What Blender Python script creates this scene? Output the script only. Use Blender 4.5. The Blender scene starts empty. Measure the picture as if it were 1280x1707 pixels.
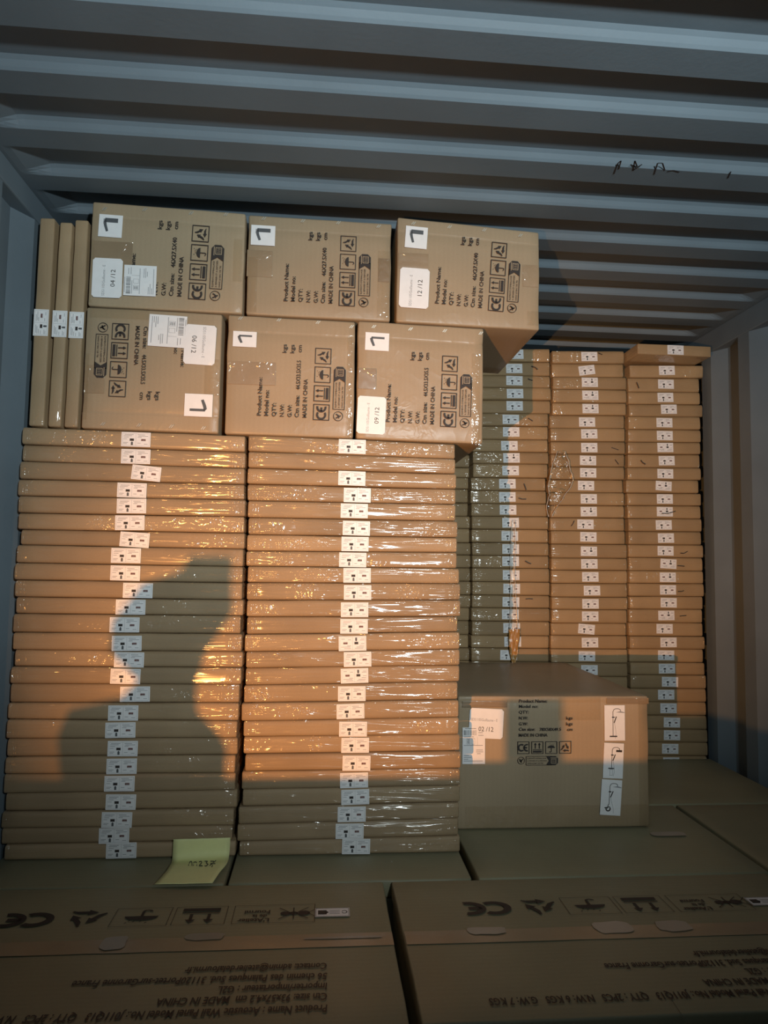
import bpy, math, random
from mathutils import Vector, Matrix, noise
from mathutils.bvhtree import BVHTree

C = bpy.context.scene.collection
SC = bpy.context.scene
rnd = random.Random(11)

# ------------------------------------------------------------------ camera
F_PX, CAM_H = 1190.0, 1.42
YAW, PITCH, ROLL = 0.0836963, 0.0734558, 0.0154549
cy, sy, cp, sp = math.cos(YAW), math.sin(YAW), math.cos(PITCH), math.sin(PITCH)
_f = Vector((sy * cp, cy * cp, sp)); _r = Vector((cy, -sy, 0)); _u = _r.cross(_f)
cr, sr = math.cos(ROLL), math.sin(ROLL)
AX_R, AX_U, AX_F = cr * _r + sr * _u, -sr * _r + cr * _u, _f
cam_data = bpy.data.cameras.new('camera'); cam = bpy.data.objects.new('camera', cam_data); C.objects.link(cam)
cam.matrix_world = Matrix(((AX_R.x, AX_U.x, -AX_F.x, 0), (AX_R.y, AX_U.y, -AX_F.y, 0), (AX_R.z, AX_U.z, -AX_F.z, CAM_H), (0, 0, 0, 1)))
cam_data.sensor_fit = 'VERTICAL'; cam_data.sensor_height = 24.0; cam_data.lens = F_PX * 24.0 / 1707.0
cam_data.clip_start = 0.02
SC.camera = cam

# ------------------------------------------------------------------ world, lamps, exposure
SC.view_settings.view_transform = 'Standard'; SC.view_settings.look = 'None'
SC.view_settings.gamma = 1.0; SC.view_settings.use_curve_mapping = False
SC.view_settings.exposure = 0.0
W = bpy.data.worlds.new('dusk'); SC.world = W; W.use_nodes = True
W.node_tree.nodes['Background'].inputs[0].default_value = (0.42, 0.55, 0.62, 1)
W.node_tree.nodes['Background'].inputs[1].default_value = 0.035


def spot(name, loc, aim, energy, color, angle, blend, radius):
    d = bpy.data.lights.new(name, 'SPOT'); d.energy = energy; d.color = color
    d.spot_size = math.radians(angle); d.spot_blend = blend; d.shadow_soft_size = radius
    o = bpy.data.objects.new(name, d); C.objects.link(o)
    o.location = loc; o.rotation_euler = (Vector(aim) - Vector(loc)).to_track_quat('-Z', 'Y').to_euler()
    return o


# warm work lamp standing on the added boxes, left of the photographer
WARM = spot('warm_work_lamp', (-0.70, -0.57, CAM_H - 0.475), (0.18, 1.9, CAM_H - 0.12), 262, (1.0, 0.40, 0.10), 48, 0.85, 0.005)
# cold lamp beside the photographer
COLD = spot('cold_work_lamp', (0.52, -0.72, CAM_H + 0.42), (0.30, 1.9, CAM_H + 0.90), 185, (0.86, 0.98, 1.0), 88, 1.0, 0.05)

# ------------------------------------------------------------------ helpers


def ray(px, py):
    return AX_R * ((px - 640) / F_PX) + AX_U * (-(py - 853.5) / F_PX) + AX_F


def at(px, py, Y):                       # point of a pixel on the upright plane y = Y
    d = ray(px, py); p = d * (Y / d.y); p.z += CAM_H; return p


def on(px, py, z):                       # point of a pixel on the level plane at height z
    d = ray(px, py); p = d * ((z - CAM_H) / d.z); p.z += CAM_H; return p


def link(name, me, parent=None, loc=None, mat=None):
    o = bpy.data.objects.new(name, me); C.objects.link(o)
    if parent is not None: o.parent = parent
    if loc is not None: o.location = loc
    if mat is not None and me is not None and not me.materials: me.materials.append(mat)
    return o


def tag(o, label, cat, group=None):
    o['label'] = label; o['category'] = cat
    if group: o['group'] = group
    return o


def mesh(name, vs, fs, mats=(), mi=None, smooth=False):
    me = bpy.data.meshes.new(name); me.from_pydata([tuple(v) for v in vs], [], fs)
    for m in mats: me.materials.append(m)
    if mi: me.polygons.foreach_set('material_index', mi)
    if smooth: me.polygons.foreach_set('use_smooth', [True] * len(me.polygons))
    me.update(); return me


# ------------------------------------------------------------------ materials
def new_mat(name):
    m = bpy.data.materials.new(name); m.use_nodes = True
    return m, m.node_tree, m.node_tree.nodes['Principled BSDF']


def setin(b, **k):
    for n, v in k.items(): b.inputs[n.replace('_', ' ')].default_value = v


def card(name, col, rough=0.75, film=0.0, stretch=(3.0, 3.0, 50.0), bump=0.5, film_rough=0.13, vary=0.12, stripe=0.0, axis='X'):
    m, nt, b = new_mat(name); N = nt.nodes; L = nt.links
    tc = N.new('ShaderNodeTexCoord'); oi = N.new('ShaderNodeObjectInfo')
    off = N.new('ShaderNodeVectorMath'); off.operation = 'SCALE'; off.inputs[0].default_value = (17.1, 9.3, 23.7)
    L.new(oi.outputs['Random'], off.inputs['Scale'])
    add = N.new('ShaderNodeVectorMath'); add.operation = 'ADD'
    L.new(tc.outputs['Object'], add.inputs[0]); L.new(off.outputs[0], add.inputs[1])
    # colour: soft blotches, fibre grain, random brightness per piece
    n1 = N.new('ShaderNodeTexNoise'); n1.inputs['Scale'].default_value = 5.0; n1.inputs['Detail'].default_value = 3
    L.new(add.outputs[0], n1.inputs['Vector'])
    n2 = N.new('ShaderNodeTexNoise'); n2.inputs['Scale'].default_value = 260.0; n2.inputs['Detail'].default_value = 2
    L.new(tc.outputs['Object'], n2.inputs['Vector'])
    mr = N.new('ShaderNodeMapRange'); L.new(n1.outputs['Fac'], mr.inputs['Value'])
    mr.inputs['From Min'].default_value = 0.3; mr.inputs['From Max'].default_value = 0.7
    mr.inputs['To Min'].default_value = 1 - vary; mr.inputs['To Max'].default_value = 1 + vary
    mr2 = N.new('ShaderNodeMapRange'); L.new(n2.outputs['Fac'], mr2.inputs['Value'])
    mr2.inputs['To Min'].default_value = 0.93; mr2.inputs['To Max'].default_value = 1.07
    mr3 = N.new('ShaderNodeMapRange'); L.new(oi.outputs['Random'], mr3.inputs['Value'])
    mr3.inputs['To Min'].default_value = 1 - vary * 0.8; mr3.inputs['To Max'].default_value = 1 + vary * 0.8
    mu = N.new('ShaderNodeMath'); mu.operation = 'MULTIPLY'; L.new(mr.outputs[0], mu.inputs[0]); L.new(mr2.outputs[0], mu.inputs[1])
    mu2 = N.new('ShaderNodeMath'); mu2.operation = 'MULTIPLY'; L.new(mu.outputs[0], mu2.inputs[0]); L.new(mr3.outputs[0], mu2.inputs[1])
    last = mu2.outputs[0]
    if stripe:                                           # faint flute lines of corrugated board
        wv = N.new('ShaderNodeTexWave'); wv.bands_direction = axis; wv.inputs['Scale'].default_value = 24; wv.inputs['Distortion'].default_value = 1.2
        L.new(tc.outputs['Object'], wv.inputs['Vector'])
        ms = N.new('ShaderNodeMapRange'); L.new(wv.outputs['Fac'], ms.inputs['Value'])
        ms.inputs['To Min'].default_value = 1 - stripe; ms.inputs['To Max'].default_value = 1 + stripe
        mu3 = N.new('ShaderNodeMath'); mu3.operation = 'MULTIPLY'; L.new(last, mu3.inputs[0]); L.new(ms.outputs[0], mu3.inputs[1]); last = mu3.outputs[0]
    cm = N.new('ShaderNodeVectorMath'); cm.operation = 'SCALE'; cm.inputs[0].default_value = col
    L.new(last, cm.inputs['Scale']); L.new(cm.outputs[0], b.inputs['Base Color'])
    setin(b, Roughness=rough)
    bp = N.new('ShaderNodeBump'); bp.inputs['Strength'].default_value = 0.25; bp.inputs['Distance'].default_value = 0.0015
    L.new(n1.outputs['Fac'], bp.inputs['Height']); L.new(bp.outputs[0], b.inputs['Normal'])
    if film:
        def ridge(vec, scale, detail, dist, power):
            w = N.new('ShaderNodeTexNoise'); w.inputs['Scale'].default_value = scale; w.inputs['Detail'].default_value = detail; w.inputs['Distortion'].default_value = dist
            L.new(vec, w.inputs['Vector'])
            a = N.new('ShaderNodeMath'); a.operation = 'MULTIPLY_ADD'; a.inputs[1].default_value = 2; a.inputs[2].default_value = -1; L.new(w.outputs['Fac'], a.inputs[0])
            b_ = N.new('ShaderNodeMath'); b_.operation = 'ABSOLUTE'; L.new(a.outputs[0], b_.inputs[0])
            c_ = N.new('ShaderNodeMath'); c_.operation = 'SUBTRACT'; c_.inputs[0].default_value = 1; L.new(b_.outputs[0], c_.inputs[1])
            d_ = N.new('ShaderNodeMath'); d_.operation = 'POWER'; d_.inputs[1].default_value = power; L.new(c_.outputs[0], d_.inputs[0]); return d_.outputs[0]

        def rng(src, a0, a1, b0, b1):
            q = N.new('ShaderNodeMapRange'); L.new(src, q.inputs['Value'])
            for nm, v in (('From Min', a0), ('From Max', a1), ('To Min', b0), ('To Max', b1)): q.inputs[nm].default_value = v
            return q.outputs[0]

        def mul(a, b_, c_=None):
            q = N.new('ShaderNodeMath'); q.operation = 'MULTIPLY' if c_ is None else 'MULTIPLY_ADD'; L.new(a, q.inputs[0]); L.new(b_, q.inputs[1])
            if c_ is not None: L.new(c_, q.inputs[2])
            return q.outputs[0]
        mp = N.new('ShaderNodeMapping'); mp.inputs['Scale'].default_value = stretch; L.new(add.outputs[0], mp.inputs['Vector'])
        mq = N.new('ShaderNodeMapping'); mq.inputs['Scale'].default_value = (60, 6, 14); L.new(add.outputs[0], mq.inputs['Vector'])
        sg = N.new('ShaderNodeSeparateXYZ'); L.new(tc.outputs['Generated'], sg.inputs[0])
        long_r = ridge(mp.outputs[0], 1.0, 2.5, 0.5, 9)
        fine_r = ridge(add.outputs[0], 17, 2, 1.2, 4)
        vert_r = ridge(mq.outputs[0], 1.0, 2, 0.6, 6)
        w3 = N.new('ShaderNodeTexNoise'); w3.inputs['Scale'].default_value = 5.0; w3.inputs['Detail'].default_value = 1; L.new(add.outputs[0], w3.inputs['Vector'])
        patch = rng(w3.outputs['Fac'], 0.54, 0.68, 0.0, 0.7)
        upper = rng(sg.outputs['Z'], 0.45, 0.85, 0.35, 1.0)
        dx = N.new('ShaderNodeMath'); dx.operation = 'MULTIPLY_ADD'; dx.inputs[1].default_value = 1; dx.inputs[2].default_value = -0.5; L.new(sg.outputs['X'], dx.inputs[0])
        ax = N.new('ShaderNodeMath'); ax.operation = 'ABSOLUTE'; L.new(dx.outputs[0], ax.inputs[0])
        ends = rng(ax.outputs[0], 0.44, 0.485, 0.0, 0.5)
        cr_ = N.new('ShaderNodeMath'); cr_.operation = 'ADD'
        L.new(mul(fine_r, patch, mul(vert_r, ends)), cr_.inputs[0]); L.new(mul(long_r, upper), cr_.inputs[1])
        cb = N.new('ShaderNodeBump'); cb.inputs['Strength'].default_value = bump; cb.inputs['Distance'].default_value = 0.006
        L.new(cr_.outputs[0], cb.inputs['Height']); L.new(cb.outputs[0], b.inputs['Coat Normal'])
        setin(b, Coat_Weight=film, Coat_Roughness=film_rough, Coat_IOR=1.55)
    return m


def plain(name, col, rough=0.6, **k):
    m, nt, b = new_mat(name); setin(b, Base_Color=(*col, 1), Roughness=rough, **k)
    n = nt.nodes.new('ShaderNodeTexNoise'); n.inputs['Scale'].default_value = 60
    tc = nt.nodes.new('ShaderNodeTexCoord'); nt.links.new(tc.outputs['Object'], n.inputs['Vector'])
    mr = nt.nodes.new('ShaderNodeMapRange'); mr.inputs['To Min'].default_value = 0.94; mr.inputs['To Max'].default_value = 1.05
    nt.links.new(n.outputs['Fac'], mr.inputs['Value'])
    v = nt.nodes.new('ShaderNodeVectorMath'); v.operation = 'SCALE'; v.inputs[0].default_value = col
    nt.links.new(mr.outputs[0], v.inputs['Scale']); nt.links.new(v.outputs[0], b.inputs['Base Color'])
    return m


def steel(name, col):
    m, nt, b = new_mat(name); N = nt.nodes; L = nt.links
    tc = N.new('ShaderNodeTexCoord'); n = N.new('ShaderNodeTexNoise'); n.inputs['Scale'].default_value = 3.5; n.inputs['Detail'].default_value = 5
    L.new(tc.outputs['Object'], n.inputs['Vector'])
    r = N.new('ShaderNodeValToRGB'); r.color_ramp.elements[0].position = 0.3; r.color_ramp.elements[1].position = 0.72
    r.color_ramp.elements[0].color = (col[0] * .8, col[1] * .8, col[2] * .8, 1); r.color_ramp.elements[1].color = (*col, 1)
    L.new(n.outputs['Fac'], r.inputs['Fac']); L.new(r.outputs[0], b.inputs['Base Color'])
    n2 = N.new('ShaderNodeTexNoise'); n2.inputs['Scale'].default_value = 90; L.new(tc.outputs['Object'], n2.inputs['Vector'])
    bp = N.new('ShaderNodeBump'); bp.inputs['Strength'].default_value = 0.15; bp.inputs['Distance'].default_value = 0.002
    L.new(n2.outputs['Fac'], bp.inputs['Height']); L.new(bp.outputs[0], b.inputs['Normal'])
    setin(b, Roughness=0.62); return m


M = {}
M['pack'] = card('film_wrapped_board', (0.35, 0.25, 0.145), 0.7, film=1.0, bump=1.0)
M['pack2'] = card('film_wrapped_board_smooth', (0.36, 0.245, 0.125), 0.7, film=1.0, bump=0.8)
M['pack_up'] = card('film_wrapped_board_upright', (0.35, 0.25, 0.145), 0.7, film=0.8, bump=0.4, stretch=(50, 3, 3))
M['box'] = card('corrugated_board', (0.365, 0.28, 0.178), 0.72, film=0.3, bump=0.16, film_rough=0.3, vary=0.06, stripe=0.012, stretch=(9, 9, 9))
M['carton'] = card('large_board', (0.278, 0.262, 0.162), 0.7, film=0.2, bump=0.2, film_rough=0.35, vary=0.07, stripe=0.02, axis='Y')
M['seam_tape'] = card('clear_seam_tape', (0.30, 0.235, 0.145), 0.5, film=0.5, bump=0.12, stretch=(9, 9, 9), film_rough=0.28)
M['worn_glare'] = card('worn_tape_glare', (0.30, 0.285, 0.24), 0.45, film=0.4, bump=0.1, stretch=(9, 9, 9), film_rough=0.3)  # pale tone paints in the glare on the worn tape
M['tape'] = card('brown_tape', (0.30, 0.22, 0.135), 0.4, film=1.0, bump=0.5, stretch=(18, 18, 18), film_rough=0.1)
M['steel'] = steel('grey_painted_steel', (0.175, 0.225, 0.265))
M['ply'] = card('floor_plywood', (0.16, 0.10, 0.06), 0.7)
M['ink'] = plain('black_ink', (0.028, 0.022, 0.02), 0.65)
M['paper'] = plain('white_paper', (0.86, 0.87, 0.88), 0.5, Coat_Weight=0.3, Coat_Roughness=0.3)
M['grey_ink'] = plain('grey_ink', (0.30, 0.31, 0.33), 0.6)
M['red_ink'] = plain('dark_red_ink', (0.14, 0.05, 0.045), 0.6)
M['dull_ink'] = plain('grey_black_ink', (0.09, 0.10, 0.11), 0.6)
M['yellow'] = plain('yellow_paper', (0.84, 0.86, 0.42), 0.6)
M['metal'] = plain('staple_steel', (0.72, 0.68, 0.58), 0.35, Metallic=0.6)
M['asphalt'] = plain('asphalt', (0.05, 0.05, 0.055), 0.9)
M['pen'] = plain('pen_black', (0.015, 0.015, 0.02), 0.5)
M['blue'] = plain('blue_plastic', (0.03, 0.07, 0.18), 0.4)
M['amber'] = plain('amber_tape', (0.42, 0.22, 0.06), 0.3, Coat_Weight=1.0, Coat_Roughness=0.08)


def film_mat():
    m, nt, b = new_mat('clear_film'); N = nt.nodes; L = nt.links
    out = N['Material Output']; tr = N.new('ShaderNodeBsdfTransparent'); gl = N.new('ShaderNodeBsdfGlossy'); mx = N.new('ShaderNodeMixShader')
    tr.inputs[0].default_value = (0.985, 0.975, 0.95, 1); gl.inputs['Roughness'].default_value = 0.12
    fr = N.new('ShaderNodeFresnel'); fr.inputs[0].default_value = 1.35
    a = N.new('ShaderNodeMath'); a.operation = 'ADD'; a.inputs[1].default_value = 0.04; L.new(fr.outputs[0], a.inputs[0])
    L.new(a.outputs[0], mx.inputs[0]); L.new(tr.outputs[0], mx.inputs[1]); L.new(gl.outputs[0], mx.inputs[2]); L.new(mx.outputs[0], out.inputs['Surface'])
    tc = N.new('ShaderNodeTexCoord'); n = N.new('ShaderNodeTexNoise'); n.inputs['Scale'].default_value = 30; n.inputs['Detail'].default_value = 4
    L.new(tc.outputs['Object'], n.inputs['Vector']); bp = N.new('ShaderNodeBump'); bp.inputs['Distance'].default_value = 0.01; bp.inputs['Strength'].default_value = 0.7
    L.new(n.outputs['Fac'], bp.inputs['Height']); L.new(bp.outputs[0], gl.inputs['Normal'])
    return m


M['film'] = film_mat()
M['film_edge'] = plain('folded_film_edge', (0.62, 0.60, 0.56), 0.25, Coat_Weight=1.0, Coat_Roughness=0.08)


# ------------------------------------------------------------------ rounded, slightly uneven box
def soft_box(w, d, h, r, nx, ny, nz, seed, amp=0.0015, tilt_b=0.0, tilt_t=0.0, folds=(), sag=0.0, name='board', lip=0.0):
    """origin at the front bottom left corner; front faces -Y. tilt_b/tilt_t lift the bottom/top edge from left to right."""
    def axis(Ln, n):
        return [0, r * .35, r] + [r + (Ln - 2 * r) * i / n for i in range(1, n)] + [Ln - r, Ln - r * .35, Ln]
    xs, ys, zs = axis(w, nx), axis(d, ny), axis(h, nz)
    if folds:
        zs = sorted(set(zs + [v for f in folds for v in (f - .004, f, f + .004)]))
    X, Yn, Z = len(xs), len(ys), len(zs); idx = {}; vs = []; fs = []
    rn = random.Random(seed); ox, oy = rn.uniform(0, 90), rn.uniform(0, 90)

    def vid(i, j, k):
        key = (i, j, k)
        if key in idx: return idx[key]
        p = Vector((xs[i], ys[j], zs[k]))
        c = Vector((min(max(p.x, r), w - r), min(max(p.y, r), d - r), min(max(p.z, r), h - r)))
        dlt = p - c
        if dlt.length > 1e-9: p = c + dlt.normalized() * r
        if j <= 2:                       # uneven front, pressed edges
            s = noise.noise(Vector((p.x * 5 + ox, p.z * 9 + oy, 0))) + .5 * noise.noise(Vector((p.x * 17 + ox, p.z * 40, oy)))
            p.y -= amp * s
            if lip:
                q = p.z / h; e = .72 + .10 * noise.noise(Vector((p.x * 3 + oy, ox, 7)))
                if q > e: p.y += lip * min(1, (q - e) / (1 - e)) ** 1.6 * (1 + .6 * noise.noise(Vector((p.x * 9 + ox, 5, oy))))
                if q < .14: p.y += lip * .5 * (1 - q / .14)
            for f in folds:
                if abs(zs[k] - f) < 1e-6: p.y += 0.0016
        e = noise.noise(Vector((p.x * 7 + oy, ox, 3)))
        if k >= Z - 3: p.z -= abs(e) * amp * .9 + sag * math.sin(math.pi * p.x / w)
        if i in (0, 1): p.x += amp * .8 * (1 + noise.noise(Vector((p.y * 9, p.z * 20, ox))))
        if i in (X - 1, X - 2): p.x -= amp * .8 * (1 + noise.noise(Vector((p.y * 9, p.z * 20, oy))))
        tx = p.x / w; hz = p.z / h
        p.z += tx * (tilt_b * (1 - hz) + tilt_t * hz)
        idx[key] = len(vs); vs.append(p); return idx[key]
    for i in range(X - 1):
        for k in range(Z - 1):
            fs.append((vid(i, 0, k), vid(i + 1, 0, k), vid(i + 1, 0, k + 1), vid(i, 0, k + 1)))
            fs.append((vid(i, Yn - 1, k), vid(i, Yn - 1, k + 1), vid(i + 1, Yn - 1, k + 1), vid(i + 1, Yn - 1, k)))
        for j in range(Yn - 1):
            fs.append((vid(i, j, 0), vid(i, j + 1, 0), vid(i + 1, j + 1, 0), vid(i + 1, j, 0)))
            fs.append((vid(i, j, Z - 1), vid(i + 1, j, Z - 1), vid(i + 1, j + 1, Z - 1), vid(i, j + 1, Z - 1)))
    for j in range(Yn - 1):
        for k in range(Z - 1):
            fs.append((vid(0, j, k), vid(0, j, k + 1), vid(0, j + 1, k + 1), vid(0, j + 1, k)))
            fs.append((vid(X - 1, j, k), vid(X - 1, j + 1, k), vid(X - 1, j + 1, k + 1), vid(X - 1, j, k + 1)))
    return mesh(name, vs, fs, smooth=True)


# ------------------------------------------------------------------ flat print (u right, v up) gathered into one mesh
class Ink:
    def __init__(s): s.v = []; s.f = []; s.m = []

    def poly(s, pts, mi=0, z=0.0):
        b = len(s.v); s.v += [(p[0], p[1], z) for p in pts]; s.f.append(tuple(range(b, b + len(pts)))); s.m.append(mi)

    def rect(s, x0, y0, x1, y1, mi=0, z=0.0): s.poly([(x0, y0), (x1, y0), (x1, y1), (x0, y1)], mi, z)

    def line(s, a, b, w, mi=0, z=0.0):
        dx, dy = b[0] - a[0], b[1] - a[1]; l = math.hypot(dx, dy) or 1; nx, ny = -dy / l * w / 2, dx / l * w / 2
        s.poly([(a[0] + nx, a[1] + ny), (a[0] - nx, a[1] - ny), (b[0] - nx, b[1] - ny), (b[0] + nx, b[1] + ny)], mi, z)

    def path(s, pts, w, mi=0, z=0.0):
        for a, b in zip(pts, pts[1:]): s.line(a, b, w, mi, z)

    def frame(s, x0, y0, x1, y1, w, mi=0, z=0.0):
        s.rect(x0, y0, x1, y0 + w, mi, z); s.rect(x0, y1 - w, x1, y1, mi, z)
        s.rect(x0, y0 + w, x0 + w, y1 - w, mi, z); s.rect(x1 - w, y0 + w, x1, y1 - w, mi, z)

    def arc(s, cx, cy_, r, a0, a1, w, n=14, mi=0, z=0.0, sx=1.0):
        for i in range(n):
            t0, t1 = math.radians(a0 + (a1 - a0) * i / n), math.radians(a0 + (a1 - a0) * (i + 1) / n)
            q = lambda rr, t: (cx + sx * rr * math.cos(t), cy_ + rr * math.sin(t))
            s.poly([q(r - w / 2, t0), q(r + w / 2, t0), q(r + w / 2, t1), q(r - w / 2, t1)], mi, z)

    def text(s, txt, x, y, size, align='LEFT', bold=0.0, mi=0, z=0.0, squash=1.0, shear=0.0):
        cu = bpy.data.curves.new('t', 'FONT'); cu.body = txt; cu.size = size; cu.align_x = align
        cu.offset = bold * size; cu.resolution_u = 2; cu.shear = shear
        o = bpy.data.objects.new('t', cu); C.objects.link(o)
        dg = bpy.context.evaluated_depsgraph_get(); me = bpy.data.meshes.new_from_object(o.evaluated_get(dg))
        b = len(s.v); s.v += [(x + q.co.x * squash, y + q.co.y, z) for q in me.vertices]
        for p in me.polygons: s.f.append(tuple(b + i for i in p.vertices)); s.m.append(mi)
        bpy.data.objects.remove(o); bpy.data.curves.remove(cu); bpy.data.meshes.remove(me)

    def fit(s, txt, x, y, size, width, **a):
        v0 = len(s.v); s.text(txt, x, y, size, **a); xs = [v[0] for v in s.v[v0:]]; f_ = width / max(1e-6, max(xs) - x)
        s.v[v0:] = [(x + (v[0] - x) * f_, v[1], v[2]) for v in s.v[v0:]]

    def build(s, name, mats): return mesh(name, s.v, s.f, mats, s.m)


def icon_ce(k, x, y, s, w):
    k.arc(x + s * .34, y + s * .5, s * .25, 55, 305, w)
    k.arc(x + s * .80, y + s * .5, s * .25, 75, 285, w); k.line((x + s * .56, y + s * .5), (x + s * .80, y + s * .5), w)


def icon_up(k, x, y, s):
    for cx in (.33, .67):
        k.line((x + s * cx, y + s * .42), (x + s * cx, y + s * .75), s * .06)
        k.poly([(x + s * (cx - .1), y + s * .72), (x + s * (cx + .1), y + s * .72), (x + s * cx, y + s * .9)])
    k.rect(x + s * .14, y + s * .32, x + s * .86, y + s * .37); k.rect(x + s * .14, y + s * .1, x + s * .86, y + s * .26)


def icon_umb(k, x, y, s):
    cx, cy_ = x + s * .5, y + s * .46
    k.poly([(cx + s * .3 * math.cos(math.radians(a)), cy_ + s * .22 * math.sin(math.radians(a))) for a in range(0, 181, 15)])
    k.line((cx, cy_), (cx, y + s * .2), s * .05); k.arc(cx - s * .07, y + s * .2, s * .07, 180, 360, s * .05, 6)
    for dx, dy in ((.12, .78), (.25, .84), (.2, .72), (0, .76), (-.1, .84)):
        k.line((cx + s * dx, y + s * dy), (cx + s * (dx - .03), y + s * (dy - .05)), s * .025)


def icon_rec(k, x, y, s):
    c = (x + s * .5, y + s * .44); R = s * .46
    P = [(c[0] + R * math.cos(math.radians(90 - 120 * t)), c[1] + R * math.sin(math.radians(90 - 120 * t))) for t in range(3)]
    for t in range(3):
        a, b, z_ = P[t], P[(t + 1) % 3], P[(t + 2) % 3]; dx, dy = b[0] - a[0], b[1] - a[1]; nx, ny = -dy, dx
        q = lambda u, v: (a[0] + dx * u + nx * v, a[1] + dy * u + ny * v)       # v < 0 is inside
        k.poly([q(.22, .02), q(.52, .02), q(.52, -.11), q(.27, -.11), q(.16, -.05)])
        k.poly([q(.50, .10), q(.76, -.045), q(.50, -.19)])
        k.poly([q(.16, -.05), q(.22, .02), q(.12, .05), q(.08, .0)])


def print_block(size_txt, k0=0.00041, f=1.0):
    """the carton print; u runs from the text's left end, v downwards is negative"""
    k = Ink(); q = k0 * f
    T = lambda t, u, v, wd: k.fit(t, u * q, -(v + 13) * q, 37 * q, wd * q, bold=.016)
    for t, v, wd in (('Product Name:', 0, 255), ('Model no:', 46, 172), ('QTY:', 95, 90), ('N.W:', 146, 82), ('G.W:', 196, 82), ('Ctn size:', 242, 146), ('MADE IN CHINA', 292, 257)): T(t, 0, v, wd)
    T('kgs', 421, 148, 60); T('kgs', 421, 198, 60); T('cm', 430, 246, 50); T(size_txt, 186, 244, 192)
    s = 106 * q
    for i, fn in enumerate((None, icon_up, icon_umb, icon_rec)):
        x = (-10 + 124 * i) * q; y = -453 * q; k.frame(x, y, x + s, y + s, 5 * q)
        if fn: fn(k, x, y, s)
        else: icon_ce(k, x, y, s, 13 * q)
    # sorting mark: ring with a figure, then a rounded banner
    k.arc(22 * q, -510 * q, 30 * q, 20, 380, 4 * q, 20)
    k.line((8 * q, -495 * q), (26 * q, -528 * q), 8 * q); k.line((36 * q, -495 * q), (20 * q, -522 * q), 7 * q); k.line((8 * q, -516 * q), (34 * q, -505 * q), 6 * q)
    x0, x1, y0, y1 = 65 * q, 350 * q, -551 * q, -473 * q
    k.frame(x0, y0, x1 - 60 * q, y1, 4 * q); k.poly([(x0 + 180 * q, y0), (x1 - 22 * q, y0), (x1, y0 + 20 * q), (x1, y1 - 20 * q), (x1 - 22 * q, y1), (x0 + 180 * q, y1), (x0 + 205 * q, (y0 + y1) / 2)])
    for i, t in enumerate(("ELEMENTS D'EMBALLAGE", 'A SEPARER ET A DEPOSER', 'DANS LE BAC DE TRI')): k.text(t, x0 + 12 * q, y1 - (24 + 21 * i) * q, 15 * q)
    k.frame(x0 + 222 * q, y0 + 14 * q, x1 - 16 * q, y1 - 24 * q, 4 * q, 1, 0.0003); k.line((x0 + 216 * q, y1 - 16 * q), (x1 - 12 * q, y1 - 16 * q), 5 * q, 1, 0.0003)
    for i in range(3): k.line((x0 + (234 + 12 * i) * q, y0 + 22 * q), (x0 + (234 + 12 * i) * q, y1 - 34 * q), 3 * q, 1, 0.0003)
    return k.build('carton_print', (M['ink'], M['box']))


# orientation of flat things: columns are the u axis, the v axis and the normal
FRONT = Matrix(((1, 0, 0), (0, 0, -1), (0, 1, 0)))                       # upright, reads left to right
UP = Matrix(((0, -1, 0), (0, 0, -1), (1, 0, 0)))                         # reads upwards
DOWN = Matrix(((0, 1, 0), (0, 0, -1), (-1, 0, 0)))                       # reads downwards
TOPFAR = Matrix(((-1, 0, 0), (0, -1, 0), (0, 0, 1)))                     # lies on a top, reads away from the camera


def place(name, me, parent, world, rot, spin=0.0):
    o = link(name, me, parent)
    base = parent.location if parent is not None else Vector((0, 0, 0))
    o.matrix_local = Matrix.Translation(Vector(world) - base) @ (rot @ Matrix.Rotation(spin, 3, 'Z')).to_4x4()
    return o


# ------------------------------------------------------------------ the container
XL, XR, ZC, YF, YB = -0.79, 1.557, CAM_H + 0.97, -0.95, 3.80


def wall(name, x, out, phase, mat):
    vs = []; fs = []; pitch = 0.2625; seq = ((0.0, 0), (0.07, 0), (0.128, 1), (0.198, 1), (0.2625, 0))
    pts = []; k = -20
    while True:
        y0 = phase + pitch * k
        if y0 > YB: break
        for dy, lv in seq[:-1]:
            if YF <= y0 + dy <= YB: pts.append((x + out * 0.036 * lv, y0 + dy))
        k += 1
    pts = [(pts[0][0], YF)] + pts + [(pts[-1][0], YB)]
    for px_, py_ in pts: vs += [(px_, py_, 0), (px_, py_, ZC - 0.03)]
    n = len(vs)
    for px_, py_ in pts: vs += [(px_ + out * .004, py_, 0), (px_ + out * .004, py_, ZC - 0.03)]
    for i in range(len(pts) - 1):
        a = 2 * i; fs.append((a, a + 2, a + 3, a + 1)); fs.append((n + a, n + a + 1, n + a + 3, n + a + 2))
    o = link(name, mesh(name, vs, fs, (mat,))); o['kind'] = 'structure'
    return o


wall('wall_right', XR, 1, 2.474, M['steel'])
wall('wall_left', XL, -1, 1.925, M['steel'])


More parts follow.
